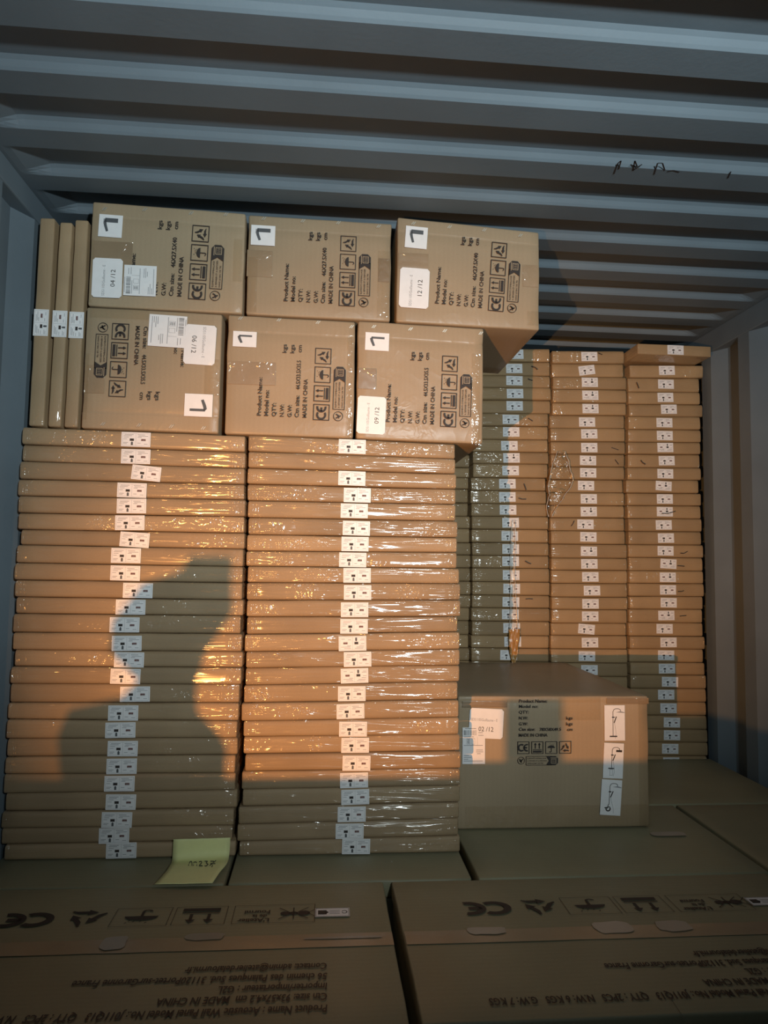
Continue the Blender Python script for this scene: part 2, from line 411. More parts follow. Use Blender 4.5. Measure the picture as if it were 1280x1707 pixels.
def ceiling():
    xs = [XL - .03, XL + .012, XL + .03, XL + .055, XL + .085] + [XL + .1 + (XR - XL - .2) * i / 24 for i in range(25)] + [XR - .085, XR - .055, XR - .03, XR - .012, XR + .03]
    pts = []; k = -14
    while 1.215 + .198 * k < YB + .1:
        e = 1.215 + .198 * k
        for dy, lv in ((-.198 + .0, 0), (-.198 + .074, 0), (-.198 + .081, .35), (-.198 + .088, .8), (-.198 + .096, 1), (-.02, 1), (-.012, .7), (-.005, .25)): pts.append((e + dy, lv))
        k += 1
    vs = []; fs = []
    for y, lv in pts:
        for x in xs:
            t = min(1, max(0, min(x - XL, XR - x) / .085 - .15)); t = t * t * (3 - 2 * t)
            vs.append((x, y, ZC + .022 * lv * t))
    nx = len(xs)
    for j in range(len(pts) - 1):
        for i in range(nx - 1):
            a = j * nx + i; fs.append((a, a + nx, a + nx + 1, a + 1))
    me = mesh('ceiling', vs, fs, (M['steel'],)); o = link('ceiling', me); o['kind'] = 'structure'
    md = o.modifiers.new('thick', 'SOLIDIFY'); md.thickness = 0.004; md.offset = -1
    return o


CEIL = ceiling()


def slab(name, x0, x1, y0, y1, z0, z1, mat, kind='structure', parent=None):
    vs = [(x, y, z) for x in (x0, x1) for y in (y0, y1) for z in (z0, z1)]
    fs = [(0, 1, 3, 2), (4, 6, 7, 5), (0, 4, 5, 1), (2, 3, 7, 6), (0, 2, 6, 4), (1, 5, 7, 3)]
    o = link(name, mesh(name, vs, fs, (mat,)), parent)
    if kind: o['kind'] = kind
    md = o.modifiers.new('edge', 'BEVEL'); md.width = 0.004; md.segments = 2
    return o


slab('floor', XL - .05, XR + .05, YF, YB + .02, -.03, 0, M['ply'])
slab('wall_back', XL - .05, XR + .05, YB, YB + .03, 0, ZC + .03, M['steel'])
slab('trim_1', XL - .045, XL + .004, YF, YB, ZC - .062, ZC + .001, M['steel'])
slab('trim_2', XR - .004, XR + .045, YF, YB, ZC - .085, ZC + .001, M['steel'])
g = link('ground', mesh('ground', [(-30, -30, -1.15), (30, -30, -1.15), (30, 30, -1.15), (-30, 30, -1.15)], [(0, 1, 2, 3)], (M['asphalt'],))); g['kind'] = 'structure'

# marker scribble on the ceiling
k = Ink()
sc = [[(1023, 290), (1030, 272), (1035, 268), (1031, 282)], [(1050, 275), (1062, 278), (1058, 268), (1055, 284), (1070, 274)], [(1090, 291), (1096, 272), (1104, 272), (1108, 284)], [(1112, 286), (1122, 284), (1132, 287)], [(1213, 297), (1218, 286)]]
for st in sc:
    pts = [on(x, y, ZC - .0012) for x, y in st]
    k.path([(p.x, -p.y) for p in pts], .0035)
o = link('marker_scribble', k.build('marker_scribble', (M['pen'],)), CEIL)
o.matrix_local = Matrix.Translation((0, 0, ZC - .0012)) @ Matrix(((1, 0, 0, 0), (0, -1, 0, 0), (0, 0, -1, 0), (0, 0, 0, 1)))

# ------------------------------------------------------------------ large cartons lying flat
ZT = CAM_H - 0.744
LAYERS = 16; TH = ZT / LAYERS
GAP = 0.0006


def ordn(i):
    return ['topmost', 'second', 'third', 'fourth', 'fifth', 'sixth', 'seventh', 'eighth', 'ninth', 'tenth', 'eleventh', 'twelfth', 'thirteenth', 'fourteenth', 'fifteenth', 'sixteenth',
            'seventeenth', 'eighteenth', 'nineteenth', 'twentieth', 'twenty-first', 'twenty-second', 'twenty-third', 'twenty-fourth', 'twenty-fifth', 'twenty-sixth', 'twenty-seventh',
            'twenty-eighth', 'twenty-ninth', 'thirtieth', 'thirty-first', 'thirty-second', 'thirty-third'][i]


cartons = {}


def carton_pile(key, x0, x1, y0, y1, label, low=0.0):
    th = TH
    z = ZT - low - th
    me = soft_box(x1 - x0, y1 - y0, th - GAP, .005, 10, 8, 1, len(key) * 7, amp=.0018, name='large_carton')
    o = link('large_carton', me, loc=(x0, y0, z), mat=M['carton']); tag(o, label, 'carton', 'top layer of large flat cartons'); cartons[key] = o
    me = soft_box(x1 - x0 - .006, y1 - y0 - .006, z - .002, .006, 6, 6, 6, len(key) * 5, amp=.002, name='large_carton')
    o = link('large_carton', me, loc=(x0 + .003, y0 + .003, .001), mat=M['carton']); tag(o, 'deep brown carton on the floor, under ' + key, 'carton', 'deep cartons on the floor')


carton_pile('the near left carton', -.785, .158, 1.208, 1.735, 'large brown flat carton at bottom left with upside-down printed text and symbols')
carton_pile('the near right carton', .176, 1.105, 1.208, 1.735, 'large brown flat carton at bottom right, its symbols fading into shadow')
carton_pile('the near edge carton', 1.115, 1.54, 1.208, 1.735, 'plain brown carton beside the right wall at the bottom right corner')
carton_pile('the stack carton', -.785, -.212, 1.742, 2.66, 'plain brown carton lying under the left tall stack')
carton_pile('the middle carton', -.206, .372, 1.742, 2.66, 'brown carton lying under the middle tall stack, tape at its corner')
carton_pile('the shower carton', .386, 1.12, 1.742, 2.236, 'plain dark brown carton lying under the front of the shower column box')
carton_pile('the wall carton', 1.13, 1.54, 1.742, 2.236, 'plain dark carton beside the right wall, right of the shower column box')
carton_pile('the far carton', .386, 1.54, 2.245, 2.765, 'dark brown carton at the foot of the back right column')
carton_pile('the back columns', -.2, 1.54, 2.775, 3.72, 'brown carton under the tall columns at the back', low=.045)

# print on the two near cartons
NL, NR = cartons['the near left carton'], cartons['the near right carton']


def near_print():
    k = Ink(); zt = ZT
    org = on(546.5, 1678, zt)                      # left end of the first line
    def uv(px, py):
        p = on(px, py, zt); return (org.x - p.x, org.y - p.y)
    lines = (('Product Name : Acoustic Wall Panel Model No.: J011Q13   QTY : 2PCS   N.W: 6 KGS   G.W: 7 KGS', 1682), ('Ctn size: 93x57x4.2 cm  MADE IN CHINA', 1662), ('Importer/importateur : G2L', 1645),
             ('56 chemin des Palanques Sud. 31120Portet-surGaronne France', 1628), ('Contact: admin@atelierdelafourmi.fr', 1611))
    SH = on(980, 1507, zt).x - on(236, 1527, zt).x
    ends = ((org.x + SH) - on(811, 1660, zt).x, uv(265, 1661)[0], uv(365, 1644)[0], uv(124, 1634)[0], uv(310, 1613)[0])
    for (t, py), e_ in zip(lines, ends):
        k.fit(t, 0, uv(546.5, py)[1] - .010, .028, e_, bold=.02, shear=.12)
    yb = uv(300, 1513)[1]; yt = uv(300, 1543)[1]; s = yt - yb
    # symbols from the reader's left (image right) to right
    def X(px): return uv(px, 1528)[0]
    k.frame(X(525), yb, X(388), yt, .001)
    k.text("L'Atelier", X(450), yt - .019, .019, bold=.03); k.text('de la', X(445), yt - .036, .016, bold=.03); k.text('Fourmi', X(450), yt - .054, .019, bold=.03)
    cx, cy_ = X(489), (yb + yt) / 2                 # ant-like emblem
    for dx, r_ in ((-.022, .010), (0, .007), (.018, .008)): k.poly([(cx + dx + r_ * 1.3 * math.cos(t / 10 * math.tau), cy_ + r_ * math.sin(t / 10 * math.tau)) for t in range(10)])
    for sgn in (-1, 1):
        for dx in (-.012, 0, .012): k.path([(cx + dx * .4, cy_), (cx + dx * 1.6, cy_ + sgn * .014), (cx + dx * 2.6, cy_ + sgn * .024)], .0022)
        k.path([(cx - .03, cy_), (cx - .042, cy_ + sgn * .012), (cx - .05, cy_ + sgn * .02)], .0018)
    def fitbox(fn, a, b, frame=True):
        x0, x1 = X(a), X(b); kk = Ink(); fn(kk); sx = (x1 - x0)
        if frame: k.frame(x0, yb, x1, yt, .001)
        b0 = len(k.v); k.v += [(x0 + v[0] * sx, yb + v[1] * s, 0) for v in kk.v]
        for f_, m_ in zip(kk.f, kk.m): k.f.append(tuple(b0 + i for i in f_)); k.m.append(m_)
    fitbox(lambda q: icon_up(q, 0, 0, 1), 377, 290); fitbox(lambda q: icon_umb(q, 0, 0, 1), 283, 190)
    fitbox(lambda q: icon_rec(q, -.1, -.12, 1.25), 180, 112, False); fitbox(lambda q: icon_ce(q, 0, -.1, 1.2, .16), 96, 14, False)
    return k.build('carton_print', (M['ink'],)), org


pm, porg = near_print()
lift = Vector((0, 0, .0012))
place('carton_print', pm, NL, Vector((porg.x, porg.y, ZT)) + lift, TOPFAR)
SHIFT = on(980, 1507, ZT) - on(236, 1527, ZT)
place('carton_print', pm, NR, Vector((porg.x + SHIFT.x, porg.y + SHIFT.y * .3, ZT)) + lift, TOPFAR)


def barcode_sticker():
    k = Ink(); w, h = .060, .030
    k.rect(0, 0, w, h, 0); k.frame(.001, .001, w - .001, h - .001, .0008, 1, .0003)
    k.rect(.040, .008, .055, .022, 1, .0003); k.poly([(.036, .015), (.042, .009), (.042, .021)], 1, .0003)
    for i in range(3): k.rect(.017, .009 + .005 * i, .035, .0105 + .005 * i, 2, .0003)
    k.arc(.009, .015, .0045, 20, 340, .0018, 10, 1, .0003)
    return k.build('sticker', (M['paper'], M['ink'], M['grey_ink']))


bs = barcode_sticker()
p = on(582, 1514, ZT); q = on(525, 1530, ZT); st = place('white_sticker', bs, NL, Vector((p.x, p.y, ZT + .0015)), TOPFAR)
st.scale = ((p.x - q.x) / .06, (p.y - q.y) / .03, 1); st['label'] = 'white sticker with a printed sorting mark'
p2 = on(1290, 1496, ZT); st = place('white_sticker', bs, NR, Vector((p2.x, p2.y, ZT + .0015)), TOPFAR); st.scale = ((p.x - q.x) / .06, (p.y - q.y) / .03, 1); st['label'] = 'white sticker at the dark right edge'


def tape_on_top(parent, x0, x1, y, w, seed=0, n=16):
    vs = []; fs = []; r_ = random.Random(seed)
    for i in range(n + 1):
        x = x0 + (x1 - x0) * i / n
        for j in range(4): vs.append((x, y + w * (j / 3 - .5) + r_.uniform(-.0008, .0008), ZT + .0006 + (r_.uniform(0, .0012) if 0 < j < 3 else 0)))
    for i in range(n):
        for j in range(3): a = i * 4 + j; fs.append((a, a + 4, a + 5, a + 1))
    me = mesh('tape_strip', [Vector(v) - parent.location for v in vs], fs, (M['seam_tape'],), smooth=True)
    o = link('tape_strip', me, parent); o['label'] = 'clear brown tape along the seam'
    return o


tape_on_top(NL, -.78, .155, 1.475, .05, 1)
tape_on_top(NR, .18, 1.10, 1.475, .05, 2)


def worn_glare(parent, px0, py0, px1, py1, seed):  # flat pale patch standing in for glare on worn tape
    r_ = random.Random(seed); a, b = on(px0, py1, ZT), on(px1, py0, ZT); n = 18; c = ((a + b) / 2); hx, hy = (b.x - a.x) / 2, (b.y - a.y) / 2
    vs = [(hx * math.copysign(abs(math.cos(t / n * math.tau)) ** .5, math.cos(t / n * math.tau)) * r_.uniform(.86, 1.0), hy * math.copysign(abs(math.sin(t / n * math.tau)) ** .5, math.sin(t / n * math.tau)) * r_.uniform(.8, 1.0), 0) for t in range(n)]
    o = link('worn_glare_patch', mesh('worn_glare_patch', vs, [tuple(range(n))], (M['worn_glare'],)), parent, loc=Vector((c.x, c.y, ZT + .0028)) - parent.location)


for q_ in ((160, 1561, 219, 1588), (304, 1556, 378, 1571), (500, 1561, 640, 1569)): worn_glare(NL, *q_, int(q_[0]))
for q_ in ((780, 1546, 842, 1561), (997, 1536, 1047, 1560), (1103, 1535, 1142, 1556)): worn_glare(NR, *q_, int(q_[0]))
worn_glare(cartons['the shower carton'], 1086, 1387, 1140, 1396, 8)

# ------------------------------------------------------------------ flat packs: labels
def pack_label():
    k = Ink(); w, h = .072, .038
    k.rect(0, 0, w, h, 0); z = .0004
    k.frame(.003, .003, w - .003, h - .003, .0004, 3, z)
    k.line((.036, .003), (.036, .035), .0004, 3, z)
    for y, x0, x1 in ((.031, .008, .03), (.028, .006, .026), (.031, .04, .058), (.0275, .042, .066), (.024, .006, .018), (.019, .005, .014), (.010, .005, .017), (.007, .005, .014), (.009, .04, .048), (.007, .056, .065), (.0245, .04, .05)):
        k.rect(x0, y, x1, y + .0011, 3, z)
    k.rect(.0210, .0150, .0312, .0212, 1, z); k.rect(.0240, .0040, .0290, .0118, 4, z); k.rect(.0255, .0115, .0275, .0135, 1, z)
    k.rect(.049, .0155, .0600, .0205, 2, z); k.rect(.0515, .0165, .0585, .0175, 3, z + .0001)
    return k.build('pack_label', (M['paper'], M['ink'], M['red_ink'], M['grey_ink'], M['dull_ink']))


LABEL = pack_label()


def pen_mark(parent, pxs, Y, w=.0028):
    k = Ink(); pts = [at(x, y, Y) for x, y in pxs]
    k.path([(p.x, p.z) for p in pts], w)
    o = link('pen_mark', k.build('pen_mark', (M['pen'],)), parent)
    o.matrix_local = Matrix.Translation(Vector((0, Y, 0)) - parent.location) @ FRONT.to_4x4()
    return o


def stack(where, Y, depth, xl, xr, yl, yr, xa, xb, lab, lab_y, up=(), cat='flat pack', group=None, mat='pack', nx=14, lw=1.0, lh=1.0, hidden_from=99, tilt=None, amp=.0016, gloss=(), base=ZT):
    """packs from the top down; xl/xr their ends, yl/yr the seams read at columns xa and xb"""
    out = []
    for i in range(len(xl)):
        tl, tr, bl, br = at(xa, yl[i], Y), at(xb, yr[i], Y), at(xa, yl[i + 1], Y), at(xb, yr[i + 1], Y)
        x0, x1 = at(xl[i], (yl[i] + yl[i + 1]) / 2, Y).x, at(xr[i], (yr[i] + yr[i + 1]) / 2, Y).x
        def z_at(a, b, x): return a.z + (b.z - a.z) * (x - a.x) / (b.x - a.x)
        zb0, zb1, zt0, zt1 = z_at(bl, br, x0), z_at(bl, br, x1), z_at(tl, tr, x0), z_at(tl, tr, x1)
        if i == len(xl) - 1: zb0 = zb1 = base + .0012
        h = zt0 - zb0 - GAP; yj = rnd.uniform(-.005, .005) if i else 0
        me = soft_box(x1 - x0, depth, h, .0050, nx, 2, 6, i * 13 + int(Y * 100) + int(xl[0]), amp=amp, tilt_b=zb1 - zb0, tilt_t=zt1 - zt0, name='flat_pack', lip=.0042)
        o = link('flat_pack', me, loc=(x0, Y + yj, zb0), mat=M[gloss[i] if gloss and gloss[i] else mat])
        if i < hidden_from:
            tag(o, 'film-wrapped flat cardboard pack, %s%s %s' % (ordn(i), '' if i == 0 else ' from the top', where), cat, group)
        else:
            tag(o, 'film-wrapped flat cardboard pack low %s, out of sight' % where.replace('of', 'in'), cat, 'hidden packs low ' + where.replace('of', 'in'))
        if i < len(lab) and lab[i]:
            sp_ = (tilt or {}).get(i, 0); isup = i in up
            hw, hh = .036 * lw, .019 * lh
            c = at(lab[i] + lab_y[0], ((yl[i] + yl[i + 1]) / 2 * (xb - lab[i]) + (yr[i] + yr[i + 1]) / 2 * (lab[i] - xa)) / (xb - xa) + lab_y[1] + rnd.uniform(-1, 1), Y)
            th_ = math.atan2(zb1 - zb0, x1 - x0)
            rot = math.radians(sp_ + rnd.uniform(-1, 1)) + th_ + (math.pi if isup else 0)
            l = link('pack_label', LABEL, o)
            if i == len(xl) - 1: c.z = max(c.z, zb0 + hh + .002)
            off = Matrix.Rotation(rot, 3, 'Z') @ Vector((-hw, -hh, 0))
            l.matrix_local = Matrix.Translation(Vector((c.x + off.x, Y + yj - .0026, c.z + off.y)) - o.location) @ (FRONT @ Matrix.Rotation(rot, 3, 'Z')).to_4x4() @ Matrix.Diagonal((lw, lh, 1, 1))
            if isup: l['label'] = 'white label stuck upside down'
        out.append(o)
    return out


YS = 1.89
A_l = [710.8, 740, 768, 798, 826, 854.5, 882, 908, 938, 966.4, 994.6, 1022.7, 1054, 1083, 1111, 1139.5, 1171.4, 1199, 1230.7, 1261, 1289.8, 1322.3, 1353, 1380.8, 1408.5, 1436]
A_r = [725.5, 752.5, 779.7, 806.6, 832.6, 860.7, 888, 914.9, 944.3, 971.2, 999.5, 1026.6, 1056.3, 1086.2, 1112.9, 1141, 1171.8, 1201.5, 1229.2, 1258, 1288, 1316.9, 1347.7, 1375.8, 1401.4, 1428.5]
A_xl = [35.7, 35, 31.5, 28, 29, 28, 32, 27, 24, 25, 24.3, 20, 20.6, 21.6, 17, 15, 12, 10.5, 11, 8, 5.5, 6.5, 1, 0, 5.5]
A_xr = [409.5, 409.5, 408.5, 408, 410, 408, 408.5, 406.5, 405.9, 405, 406, 402, 404, 405.2, 403, 399.8, 398.7, 396.6, 397, 393.3, 393.3, 396, 390.7, 388, 393.5]
A_lab = [203, 202, 220, 196, 196, 192.5, 200, 187, 186, 207, 193.5, 184, 188, 191, 186, 201, 182, 178, 181, 180, 176, 177, 171.6, 166, 178.5]
B_l = [724, 752, 779.5, 806, 834, 862, 890.6, 918, 943.7, 970.7, 1000, 1028, 1057.4, 1086, 1113.3, 1142.6, 1171.8, 1201.7, 1228, 1257.6, 1285.5, 1315.8, 1344.6, 1373.7, 1402.5, 1430.6]
B_r = [739.5, 764.7, 789.7, 814.7, 840, 868, 895.7, 920.5, 947.2, 972.6, 1000, 1027.6, 1053.2, 1082, 1109, 1136.8, 1166.5, 1195.4, 1224.4, 1252.2, 1280.4, 1309.3, 1337.9, 1364, 1393.2, 1419.7]
B_xl = [412.8, 413, 411.4, 411.4, 411.8, 412.8, 410.4, 409.6, 411.7, 410.6, 410.2, 410.6, 407.4, 409.6, 408, 405.2, 401.5, 405, 405, 407.4, 402, 403, 396.6, 394.4, 397.6]
B_xr = [759.5, 759.5, 761.5, 761, 761, 764, 763, 762.5, 766, 768, 768.7, 764, 767, 766.8, 767, 764.6, 765, 765.5, 768.3, 769, 768, 768, 766, 765, 767.7]
B_lab = [564, 0, 563.4, 572.5, 567.5, 571, 568.8, 565, 572, 572.8, 568, 567, 564.4, 572.8, 568, 563.4, 561, 565.3, 569, 571, 567, 569, 563, 559.7, 570.3]
SA = stack('of the left tall stack', YS, .92, A_xl, A_xr, A_l, A_r, 40, 400, A_lab, (24, 1.5), base=ZT, group='flat packs in the left tall stack', tilt={2: -5, 6: -3}, lw=1.03, lh=1.0)
SB = stack('of the middle tall stack', YS, .88, B_xl, B_xr, B_l, B_r, 420, 760, B_lab, (23, 1.5), up=(12, 14), group='flat packs in the middle tall stack', lw=1.0, lh=1.0)

# ------------------------------------------------------------------ back columns
YC = 2.775


def ext(a, n, step): return a + [a[-1] + step * (i + 1) for i in range(n)]


C_b = ext([580.7, 602.8, 625.8, 646.3, 666.8, 688.9, 710.2, 732.4, 753.4, 773.4, 796.5, 818, 839.8, 861.3, 882.6, 904.8, 926.5, 947.7, 970.4, 992.5, 1013.9, 1036, 1059.8, 1081, 1103.5], 8, 22.3)
C_lab = [844, 842.8, 842.7, 843.1, 843.5, 836.6, 837.7, 834.5, 837.9, 836.1, 831.3, 831.2, 831.8, 835.8, 835.3, 836.6, 836.6, 836.6, 837.7, 836.9, 835.3, 837.7, 839.9, 832.8]
D_b = ext([584, 605.5, 628, 649, 671, 691.7, 713.6, 736, 756.7, 778, 799.3, 820.9, 842.4, 862.8, 884.7, 907, 930.3, 950.5, 972.5, 995.3, 1016, 1038.8, 1059.5, 1082, 1105, 1127.8], 7, 22.0)
D_lab = [750 + v / 2.415 for v in (525, 516, 526, 528, 530, 517, 523, 523, 519, 519, 513, 521, 523, 511, 521, 523, 524, 529, 535, 528, 527, 515, 529, 515, 526)]
E_b = [608, 629.5, 653, 673.7, 694.4, 716, 737, 757, 779.2, 800, 821.8, 842.6, 864.3, 886, 908, 929.4, 951.6, 972.4, 994.2, 1015.5, 1038, 1060.7, 1082, 1104.3, 1125, 1147.6, 1170, 1192.4, 1215.4, 1237.5, 1259.9, 1282]
E_xr = [1173, 1167, 1167.4, 1172, 1167, 1168.7, 1167.7, 1168, 1169, 1165, 1170, 1169.5, 1170, 1169, 1173, 1172, 1172, 1174, 1172, 1171.5, 1173, 1174.7, 1173.6, 1174.7, 1176.9, 1177, 1177.5, 1178, 1180.5, 1181, 1179]
E_xl = [1049, 1047, 1047, 1048, 1046.5, 1046, 1045.6, 1047, 1045.5, 1043, 1045.5, 1046, 1047, 1047, 1047.5, 1048, 1048, 1048, 1049, 1048, 1048, 1049, 1049, 1050, 1050, 1050.5, 1051, 1051, 1052, 1052, 1052]
E_lab = [1000 + v / 6.095 for v in (588, 583, 573, 608, 558, 565, 568, 590, 572, 552, 570, 571, 555, 575, 575, 604, 592, 598, 606, 583, 570, 600, 585, 585, 615, 577, 602, 634, 640, 622, 631)]
F_b = ext([757.5, 779, 795.9, 815, 838, 860.5, 881, 904.5, 925, 946.6, 969, 991.6, 1013, 1034.7, 1058, 1080, 1101.5], 8, 22.3)


def jit(v, n, s=1.2): return [v + rnd.uniform(-s, s) for _ in range(n)]


def shift(a, d): return [v + d for v in a]


nC, nD, nE, nF = len(C_b) - 1, len(D_b) - 1, len(E_b) - 1, len(F_b) - 1
C_xl = [787.5] * 8 + [788, 788, 785, 784, 785, 785.5, 786, 787, 786.5, 786, 786.5, 786, 784.5, 786, 785, 785] + [785] * (nC - 24)
C_xr = [917, 917.5, 917.5, 918.5, 918.5, 914.5, 914.5, 914, 915, 913.5, 910.5, 911.5, 912.5, 914, 914.5, 915.5, 915.5, 915.5, 916.5, 916.5, 916, 916, 915.5, 915] + [916] * (nC - 24)
D_xl = [920, 920, 920.5, 920.5, 920.5, 916.5, 916.5, 917, 917.5, 915.5, 914, 915.5, 917, 917, 918, 918.5, 918.5, 918.5, 918.5, 918.5, 918.5, 918.5, 918, 918, 918] + [918] * (nD - 25)
D_xr = [1041, 1040.5, 1044.5, 1044.5, 1044, 1041.5, 1041.5, 1041.5, 1041, 1040.5, 1039, 1040.5, 1041, 1042, 1042.5, 1045.5, 1045.5, 1046, 1046, 1046, 1045, 1045, 1046, 1046.5, 1047] + [1047] * (nD - 25)
SCl = stack('of the back left column', YC, .93, C_xl, C_xr, shift(C_b, -1), C_b, 800, 905, C_lab, (14.5, 0), up=(8,), group='flat packs in the back left column', mat='pack2', nx=8, hidden_from=24, lw=.93, lh=1.0, base=ZT - .045)
SDl = stack('of the back middle column', YC, .93, D_xl, D_xr, shift(D_b, -.3), shift(D_b, .3), 930, 1030, D_lab, (14.5, 0), up=(2, 3, 4, 8, 12, 15), group='flat packs in the back middle column', mat='pack2', nx=8, hidden_from=25, tilt={1: 6, 21: -5}, lw=.93, lh=1.0, base=ZT - .045)
SEl = stack('of the back right column', YC, .93, E_xl, E_xr, shift(E_b, -.4), shift(E_b, .3), 1060, 1160, E_lab, (14.5, -.5), up=(6, 9, 11, 15, 16, 19), group='flat packs in the back right column', mat='pack2', nx=8, lw=.93, lh=1.0, tilt={9: -3, 15: -3}, base=ZT - .045)
F_xr = [783, 783, 781, 780.5, 780.5, 783.5, 783, 785, 785, 784.5, 784.5, 784.3, 783, 782, 781.5, 782.5] + [783] * (nF - 16)
SFl = stack('of the sliver column behind the middle stack', YC, .93, jit(655, nF), F_xr, shift(F_b, -1), F_b, 690, 780, [], (0, 0), group='flat packs in the sliver column', mat='pack2', nx=6, hidden_from=16, base=ZT - .045)

# crooked pack lying on top of the back right column, sticking out towards the camera
e0a, e0b = at(1062.5, 594.8, 2.664), at(1186, 594.8, 2.664)
me = soft_box(e0b.x - e0a.x, .93, .043, .005, 8, 2, 2, 77, amp=.0012, name='flat_pack')
zt = SEl[0].location.z + (at(1060, 607.6, YC).z - at(1060, 629.1, YC).z)
e0 = link('flat_pack', me, loc=(e0a.x, 2.664, SEl[0].location.z + max(v.co.z for v in SEl[0].data.vertices) + .001), mat=M['pack2'])
tag(e0, 'flat pack shoved forward on top of the back right column, its underside showing', 'flat pack')
l = link('pack_label', LABEL, e0); c = at(1113, 594, 2.66); l.matrix_local = Matrix.Translation((c.x - e0.location.x, -.0022, .003)) @ FRONT.to_4x4() @ Matrix.Diagonal((.92, .98, 1, 1))

for st_, i, pts in ((SCl, 1, [(886, 610), (893, 613), (896, 616)]), (SCl, 2, [(880, 631), (884, 633), (888, 634)]), (SCl, 5, [(880, 697), (885, 700), (888, 702)]), (SCl, 10, [(873, 806), (875, 811), (877, 817)]),
                    (SCl, 11, [(864, 830), (870, 832), (877, 832)]), (SCl, 16, [(875, 935), (880, 938), (885, 940)]), (SCl, 19, [(876, 998.5), (882, 998), (888, 998.5)]),
                    (SDl, 0, [(997, 588), (1001, 590), (1004, 591)]), (SDl, 7, [(1019, 746), (1025, 748), (1031, 750)]), (SDl, 8, [(1025, 766), (1028, 770), (1031, 774)]), (SDl, 13, [(957, 868), (955, 873), (952, 877)]),
                    (SEl, 1, [(1061, 637), (1063, 642), (1065, 647)]), (SEl, 7, [(1068, 767), (1071, 771), (1076, 774)]), (SEl, 11, [(1103, 855.5), (1112, 856), (1120, 854), (1126, 852)]),
                    (SEl, 14, [(1134, 922), (1140, 922.5), (1146, 919)]), (SEl, 15, [(1129, 943), (1135, 943.3), (1141, 944)]), (SEl, 17, [(1130, 986), (1136, 986), (1140, 984.5)]), (SEl, 19, [(1133, 1027), (1138, 1026.5), (1144, 1026)])):
    pen_mark(st_[i], pts, YC - .0062)

# ------------------------------------------------------------------ three packs standing upright beside the boxes
for n_, (tlx, trx, blx, brx, ty, lab_) in enumerate(((65.6, 92, 46, 73.8, 362, (56, 82)), (97.7, 120.6, 77.5, 100.5, 368, (89, 112)), (122.5, 147, 103.5, 128, 363, (116, 139)))):
    tl, tr, bl, br = at(tlx, ty, YS), at(trx, ty, YS), at(blx, 711, YS), at(brx, 711, YS)
    w = (tr.x - tl.x + br.x - bl.x) / 2; zb = max(at(blx, 711, YS).z, SA[0].location.z + .0475) ; h = tl.z - zb
    me = soft_box(w, .90, h, .0055, 2, 2, 14, 300 + n_, amp=.0016, name='flat_pack')
    for v in me.vertices: v.co.x += (tl.x - bl.x) * v.co.z / h
    o = link('flat_pack', me, loc=(bl.x, YS + .004 * n_, zb), mat=M['pack_up'])
    tag(o, 'flat pack standing on end, %s' % ('nearest the left wall', 'between two other standing packs', 'touching the stacked boxes')[n_], 'flat pack', 'flat packs standing on end')
    lx, rx = at(lab_[0], 538, YS), at(lab_[1], 538, YS)
    l = link('pack_label', LABEL, o); l.matrix_local = Matrix.Translation(Vector((rx.x - .001, YS + .004 * n_ - .0026, at(60, 560, YS).z)) - o.location) @ UP.to_4x4() @ Matrix.Diagonal((.98, .98, 1, 1))

# ------------------------------------------------------------------ printed boxes
def staple():
    k = []; vs = []; fs = []
    for sx, a in ((-.0025, .9), (.0025, .9)):
        d = Vector((math.cos(a), 0, math.sin(a))) * .006; n = Vector((-math.sin(a), 0, math.cos(a))) * .0012; c = Vector((sx, 0, 0))
        b = len(vs)
        for e in (-1, 1):
            for s in (-1, 1): vs += [c + d * e + n * s, c + d * e + n * s + Vector((0, -.0012, 0)) + d * (-.1 * e)]
        fs += [(b, b + 4, b + 6, b + 2), (b + 1, b + 3, b + 7, b + 5), (b, b + 1, b + 5, b + 4), (b + 2, b + 6, b + 7, b + 3), (b, b + 2, b + 3, b + 1), (b + 4, b + 5, b + 7, b + 6)]
    return mesh('staple', vs, fs, (M['metal'],))


STAPLE = staple()


def tape_patch(w, h, seed):
    vs = []; fs = []; r_ = random.Random(seed); n, m = 7, 7
    for i in range(n + 1):
        for j in range(m + 1): vs.append((w * i / n, -.0008 - r_.uniform(0, .0011) * (0 < i < n and 0 < j < m), h * j / m))
    for i in range(n):
        for j in range(m): a = i * (m + 1) + j; fs.append((a, a + m + 1, a + m + 2, a + 1))
    return mesh('packing_tape', vs, fs, (M['tape'],), smooth=True)


def count_label(num):
    k = Ink(); w, h = .1, .08; z = .0004
    c = .006
    k.poly([(c, 0), (w - c, 0), (w, c), (w, h - c), (w - c, h), (c, h), (0, h - c), (0, c)], 0)
    k.text('SDS1105Guillaume - E', .004, .046, .0105, mi=1, z=z, squash=.82); k.text(num, .05, .019, .0175, align='CENTER', mi=2, z=z)
    return k.build('count_label', (M['paper'], M['grey_ink'], M['ink']))


